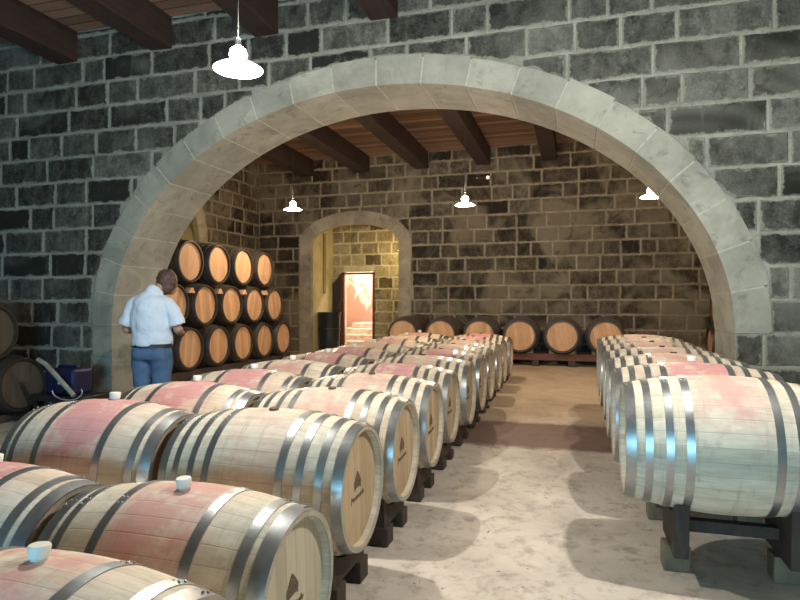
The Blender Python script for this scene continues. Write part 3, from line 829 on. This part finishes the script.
def bulb_fixture(name, loc, label, power, col, size=.06):
    root = empty(name, loc); tag(root, label, 'lamp')
    MB().ball((0, 0, 0), .035, 16, 10).build('bulb', M['bulb_w'], root, smooth=True)
    MB().lathe([(.03, .03), (.03, .07), (.0001, .07)], 16).build('socket', M['cord'], root)
    L = bpy.data.lights.new('bulb_light', 'POINT'); L.energy = power; L.color = col; L.shadow_soft_size = size
    lo = bpy.data.objects.new('bulb_light', L); COL.objects.link(lo); lo.location = Vector(loc) - Vector((0, 0, .10))
bulb_fixture('wall_lamp', (-3.78, 12.75, 2.55), 'small bare bulb inside the arched recess, right side', 26, (1, .80, .42))
bulb_fixture('added_stair_bulb', (-4.6, 14.5, 3.2), 'added unseen bulb above the steps beyond the doorway', 300, (1, .90, .80), .15)  # out-of-view bulb, added to carry the light that falls on the steps
# daylight coming through the entrance behind the camera
L = bpy.data.lights.new('entrance_daylight', 'AREA'); L.shape = 'RECTANGLE'; L.size = 4.0; L.size_y = 2.1
L.energy = 430; L.color = (.30, .72, 1.0)
lo = bpy.data.objects.new('entrance_daylight', L); COL.objects.link(lo); lo.location = (-1.2, -5.6, 1.12); lo.rotation_euler = (pi / 2, 0, 0)

# ------------------------------------------------------------------ back recess furniture
root = empty('wooden_door', (-4.97, RB - .02, FZ(RB))); root['kind'] = 'structure'; root.name = 'door_1'
hh = 2.10 - FZ(RB)
for a, b_, c, d in ((-.40, -.355, 0, hh), (.355, .40, 0, hh), (-.40, .40, hh - .045, hh)):
    MB().box(a, b_, -.04, .05, c, d).build('frame', M['door_red'], root, bevel=.004)
leaf = MB().add([(-.64, -.05, 0), (-.405, -.09, 0), (-.405, -.09, hh - .02), (-.64, -.05, hh - .26), (-.64, .0, 0), (-.405, -.045, 0), (-.405, -.045, hh - .02), (-.64, .0, hh - .26)],
                [(0, 1, 2, 3), (7, 6, 5, 4), (0, 4, 5, 1), (1, 5, 6, 2), (2, 6, 7, 3), (3, 7, 4, 0)]).build('leaf', M['door_wood'], root)
MB().tube([(-.43, -.10, .95), (-.43, -.14, .95), (-.43, -.14, 1.1), (-.43, -.10, 1.1)], .008, 8).build('handle', M['steel_dark'], leaf)
# black vat in front of the recess
y0 = 12.55
vat = empty('storage_vat', (-5.38, y0, FZ(y0))); tag(vat, 'tall black plastic vat standing by the yellow wall left of the doorway', 'vat')
MB().lathe([(.20, 0), (.225, .03), (.24, .40), (.25, .86), (.262, .88), (.262, .905), (.24, .905), (.23, .86), (.0001, .86)], 32).build('tank', M['vat'], vat, smooth=True)
MB().lathe([(.245, .50), (.252, .51), (.252, .54), (.245, .55)], 32, caps=False).build('band', M['black'], vat, smooth=True)
pipes = empty('wall_pipes', (-5.60, 12.72, 0)); tag(pipes, 'pair of thin dark pipes running down the yellow plaster wall of the recess', 'pipes')
for yy, z0 in ((0, 1.62), (.09, 1.62)):
    MB().tube([(0, yy, 3.0), (0, yy, z0)], .010, 8).build('pipe', M['rust'], pipes)
MB().tube([(0, 0, 1.62), (0, .045, 1.60), (0, .09, 1.62)], .011, 8).build('pipe_bend', M['rust'], pipes)
sw = empty('switch_box', (-3.83, RB - .03, 1.52)); tag(sw, 'small dark switch box on the stone wall right of the doorway', 'switch')
MB().box(-.05, .05, -.03, .012, -.055, .055).build('housing', M['black'], sw, bevel=.006)
MB().tube([(.04, -.01, .05), (.055, -.01, .08), (.055, -.01, .22)], .007, 6).build('conduit', M['black'], sw)
MB().box(-.018, .018, -.042, -.028, -.02, .02).build('toggle', M['rust'], sw, bevel=.003)
det = empty('alarm_sensor', (-1.75, YB - .035, CAMZ + 2.52)); tag(det, 'small sensor bar with a glowing red light high on the back wall', 'sensor')
MB().box(-.20, .12, -.02, .02, -.010, .010).build('bar', M['rust'], det, bevel=.004)
MB().lathe([(.03, .0), (.028, -.02), (.015, -.03), (.0001, -.03)], 20, 'y').build('dome', M['red_led'], det, smooth=True).location = (0.02, -.02, 0)
MB().ball((-.2, -.02, 0), .014, 10, 6).build('end_cap', M['badge'], det)

# ------------------------------------------------------------------ blue pump by the left foot of the arch
px, py = -5.17, 5.12
f = FZ(py)
base = empty('pump_trolley', (px, py, f)); tag(base, 'low dark trolley before the left foot of the arch', 'trolley')
MB().box(-.34, .34, -.20, .20, .30, .36).build('deck', M['black'], base, bevel=.01)
MB().box(-.31, .31, -.17, .17, .12, .16).build('shelf', M['black'], base, bevel=.01)
for sx in (-.29, .29):
    for sy in (-.16, .16):
        MB().box(sx - .018, sx + .018, sy - .018, sy + .018, .05, .31).build('leg', M['black'], base)
        MB().lathe([(.0001, -.015), (.04, -.015), (.04, .015), (.0001, .015)], 16, 'y', tr=Matrix.Translation((sx, sy, .04))).build('wheel', M['black'], base)
z0 = f + .362
pump = empty('transfer_pump', (px - .02, py, z0)); tag(pump, 'dark blue plastic pump box with a white badge on the trolley', 'pump')
MB().box(-.19, .19, -.13, .13, 0, .27).build('housing', M['blue'], pump, bevel=.03)
MB().box(-.13, .13, -.02, .02, .265, .30).build('handle', M['blue'], pump, bevel=.01)
MB().box(-.01, .035, -.136, -.128, .11, .165).build('badge', M['badge'], pump, bevel=.003)
MB().lathe([(.03, 0), (.03, .05), (.0001, .05)], 16, 'y', tr=Matrix.Translation((.08, -.18, .06))).build('port', M['black'], pump)
hose = MB().tube([(px - .22, py - .20, z0 + .37), (px - .12, py - .205, z0 + .33), (px + .02, py - .21, z0 + .22), (px + .20, py - .215, z0 + .07), (px + .26, py - .215, z0 + .018)], .024, 12).build('suction_hose', M['hose'], smooth=True)
tag(hose, 'thick grey hose lying slantwise across the blue pump box', 'hose')
c = [(px + .02 + .19 + .19 * cos(a), py - .25, z0 + .095 + .09 * sin(a) - .03) for a in [pi + i * (pi * 1.1) / 14 for i in range(15)]]
th = MB().tube(c, .006, 6).build('thin_tube', M['hose_thin'], smooth=True)
tag(th, 'thin pale tube hanging in a loop beside the blue pump box', 'tube')

# ------------------------------------------------------------------ the man
def remesh(o, voxel, smooth_it=6, mat=None):
    r = o.modifiers.new('skin', 'REMESH'); r.mode = 'VOXEL'; r.voxel_size = voxel; r.use_smooth_shade = True
    s = o.modifiers.new('soft', 'SMOOTH'); s.iterations = smooth_it; s.factor = .5
    return o
man = empty('person', (-3.88, 4.80, FZ(4.8)), (0, 0, radians(14)))
tag(man, 'person in a pale blue short-sleeved shirt and blue jeans standing with back turned', 'person')
b = MB()
hx, hy, hz = .095, .13, 1.525
b.ball((hx, hy, hz), (.078, .098, .112), 20, 14)                 # skull
b.ball((hx + .01, hy + .045, hz - .055), (.055, .060, .062), 16, 10)  # jaw
b.ball((hx + .015, hy + .108, hz - .02), (.013, .020, .022), 10, 6)  # nose
for s in (-1, 1):
    b.ball((hx + s * .078, hy + .0, hz - .01), (.012, .022, .033), 10, 8)   # ears
    b.ball((hx + .01 + s * .03, hy + .088, hz + .012), (.016, .010, .010), 8, 6)
b.ball((hx + .012, hy + .098, hz - .062), (.024, .010, .009), 8, 6)
b.tube([(0, -.01, 1.36), (.02, .01, 1.43), (.07, .08, 1.50)], [.055, .054, .056], 14)  # neck
b.tube([(0, 0, .92), (0, 0, 1.05), (0, -.01, 1.2), (0, -.015, 1.32), (0, -.005, 1.385)], [(.155, .105), (.145, .10), (.155, .11), (.155, .10), (.07, .06)], 20)
for s in (-1, 1):
    sh, el, wr = Vector((s * .160, -.01, 1.33)), Vector((s * .250, .0, 1.08)), Vector((s * .19, .22, 1.04))
    b.tube([Vector((s * .10, -.01, 1.37)), sh, sh.lerp(el, .5), el], [.040, .046, .045, .040], 12)
    b.ball(tuple(el), .040, 12, 8)
    b.tube([el, el.lerp(wr, .35), wr], [.041, .040, .027], 12)
    pm = wr + Vector((-s * .03, .07, -.005))
    b.tube([wr, wr.lerp(pm, .5), pm], [(.027, .020), (.040, .016), (.040, .014)], 12)
    for k in range(4):   # fingers
        o_ = (k - 1.5) * .020; L_ = (.070, .080, .075, .060)[k]
        p0 = pm + Vector((o_, 0, 0)); p1 = p0 + Vector((-s * .01, L_ * .5, -.008)); p2 = p1 + Vector((-s * .012, L_ * .35, -.028))
        b.tube([p0, p1, p2], [.0105, .0095, .0085], 8); b.ball(tuple(p2), .0085, 8, 6)
    t0 = wr + Vector((-s * .02, .02, 0)); t1 = t0 + Vector((-s * .045, .035, -.012)); t2 = t1 + Vector((-s * .012, .03, -.012))
    b.tube([t0, t1, t2], [.013, .012, .010], 8); b.ball(tuple(t2), .010, 8, 6)
    b.tube([(s * .085, 0, .95), (s * .09, .005, .75), (s * .088, .0, .50), (s * .09, -.02, .30), (s * .092, -.01, .08)], [.09, .082, .058, .055, .040], 14)
    b.tube([(s * .092, -.05, .045), (s * .095, .06, .04), (s * .10, .16, .03)], [(.035, .035), (.040, .035), (.035, .020)], 12)
body = remesh(b.build('body', M['skin'], man, smooth=True), .0075, 4)
h = MB()
h.ball((hx, hy - .012, hz + .018), (.094, .112, .116), 20, 14)
h.ball((hx - .005, hy - .050, hz - .040), (.082, .066, .080), 16, 10)
for i in range(40):
    a = R.uniform(-pi, 0); e = R.uniform(-.3, 1.2)
    h.ball((hx + .088 * cos(a) * cos(e), hy - .012 + .10 * sin(a) * cos(e), hz + .018 + .108 * sin(e)), (.016, .016, .02), 8, 6)
remesh(h.build('hair', M['hair'], man, smooth=True), .008, 3)
s_ = MB()
s_.tube([(0, 0, .925), (0, 0, .97), (0, 0, 1.05), (0, -.012, 1.16), (0, -.018, 1.27), (0, -.016, 1.345), (0, -.008, 1.395), (.01, .0, 1.425)],
        [(.190, .146), (.192, .150), (.186, .144), (.186, .140), (.184, .135), (.165, .118), (.120, .090), (.070, .070)], 28)
for s in (-1, 1):
    s_.tube([(s * .08, -.012, 1.36), (s * .155, -.014, 1.328), (s * .212, -.01, 1.235), (s * .252, -.005, 1.12)], [.058, .068, .070, .074], 16)
s_.tube([(.008, -.012, 1.405), (.024, .004, 1.440), (.036, .018, 1.462)], [.082, .076, .072], 16)
so = remesh(s_.build('shirt', M['shirt'], man, smooth=True), .009, 4)
tx = bpy.data.textures.new('folds', 'CLOUDS'); tx.noise_scale = .11; tx.noise_depth = 2
dm = so.modifiers.new('folds', 'DISPLACE'); dm.texture = tx; dm.strength = .030; dm.mid_level = .5
j = MB()
j.tube([(0, 0, 1.00), (0, 0, .93), (0, .0, .86), (0, .0, .80)], [(.165, .120), (.178, .132), (.182, .138), (.165, .12)], 24)
for s in (-1, 1):
    j.ball((s * .08, -.055, .86), (.085, .085, .095), 16, 10)
    j.tube([(s * .088, -.005, .88), (s * .094, .0, .74), (s * .092, .0, .60), (s * .092, .0, .48), (s * .094, -.015, .30), (s * .094, -.012, .05)], [.102, .098, .085, .074, .070, .066], 18)
jo = remesh(j.build('jeans', M['jeans'], man, smooth=True), .009, 4)
dm = jo.modifiers.new('folds', 'DISPLACE'); dm.texture = tx; dm.strength = .018; dm.mid_level = .5
MB().tube([(0, 0, .912), (0, 0, .945)], [(.190, .143), (.190, .143)], 28).build('belt', M['leather'], man, smooth=True)
for s in (-1, 1):
    MB().tube([(s * .093, -.095, .04), (s * .093, -.06, .045), (s * .097, .06, .045), (s * .102, .16, .035), (s * .103, .20, .03)], [(.02, .025), (.042, .042), (.047, .04), (.043, .03), (.02, .018)], 14).build('shoe', M['leather'], man, smooth=True)

# ------------------------------------------------------------------ camera, world, colour
cam = bpy.data.cameras.new('camera'); co = bpy.data.objects.new('camera', cam); COL.objects.link(co)
cam.sensor_width = 36; cam.lens = 27.0; cam.shift_y = 3 / 800
co.location = (0, 0, CAMZ); co.rotation_euler = (pi / 2, 0, radians(16.5))
SC.camera = co
w = bpy.data.worlds.new('world'); w.use_nodes = True; SC.world = w
w.node_tree.nodes['Background'].inputs[0].default_value = (.55, .72, 1, 1); w.node_tree.nodes['Background'].inputs[1].default_value = .03
SC.view_settings.view_transform = 'Standard'; SC.view_settings.look = 'None'
SC.view_settings.exposure = 0.0; SC.view_settings.gamma = 1.0; SC.view_settings.use_curve_mapping = False
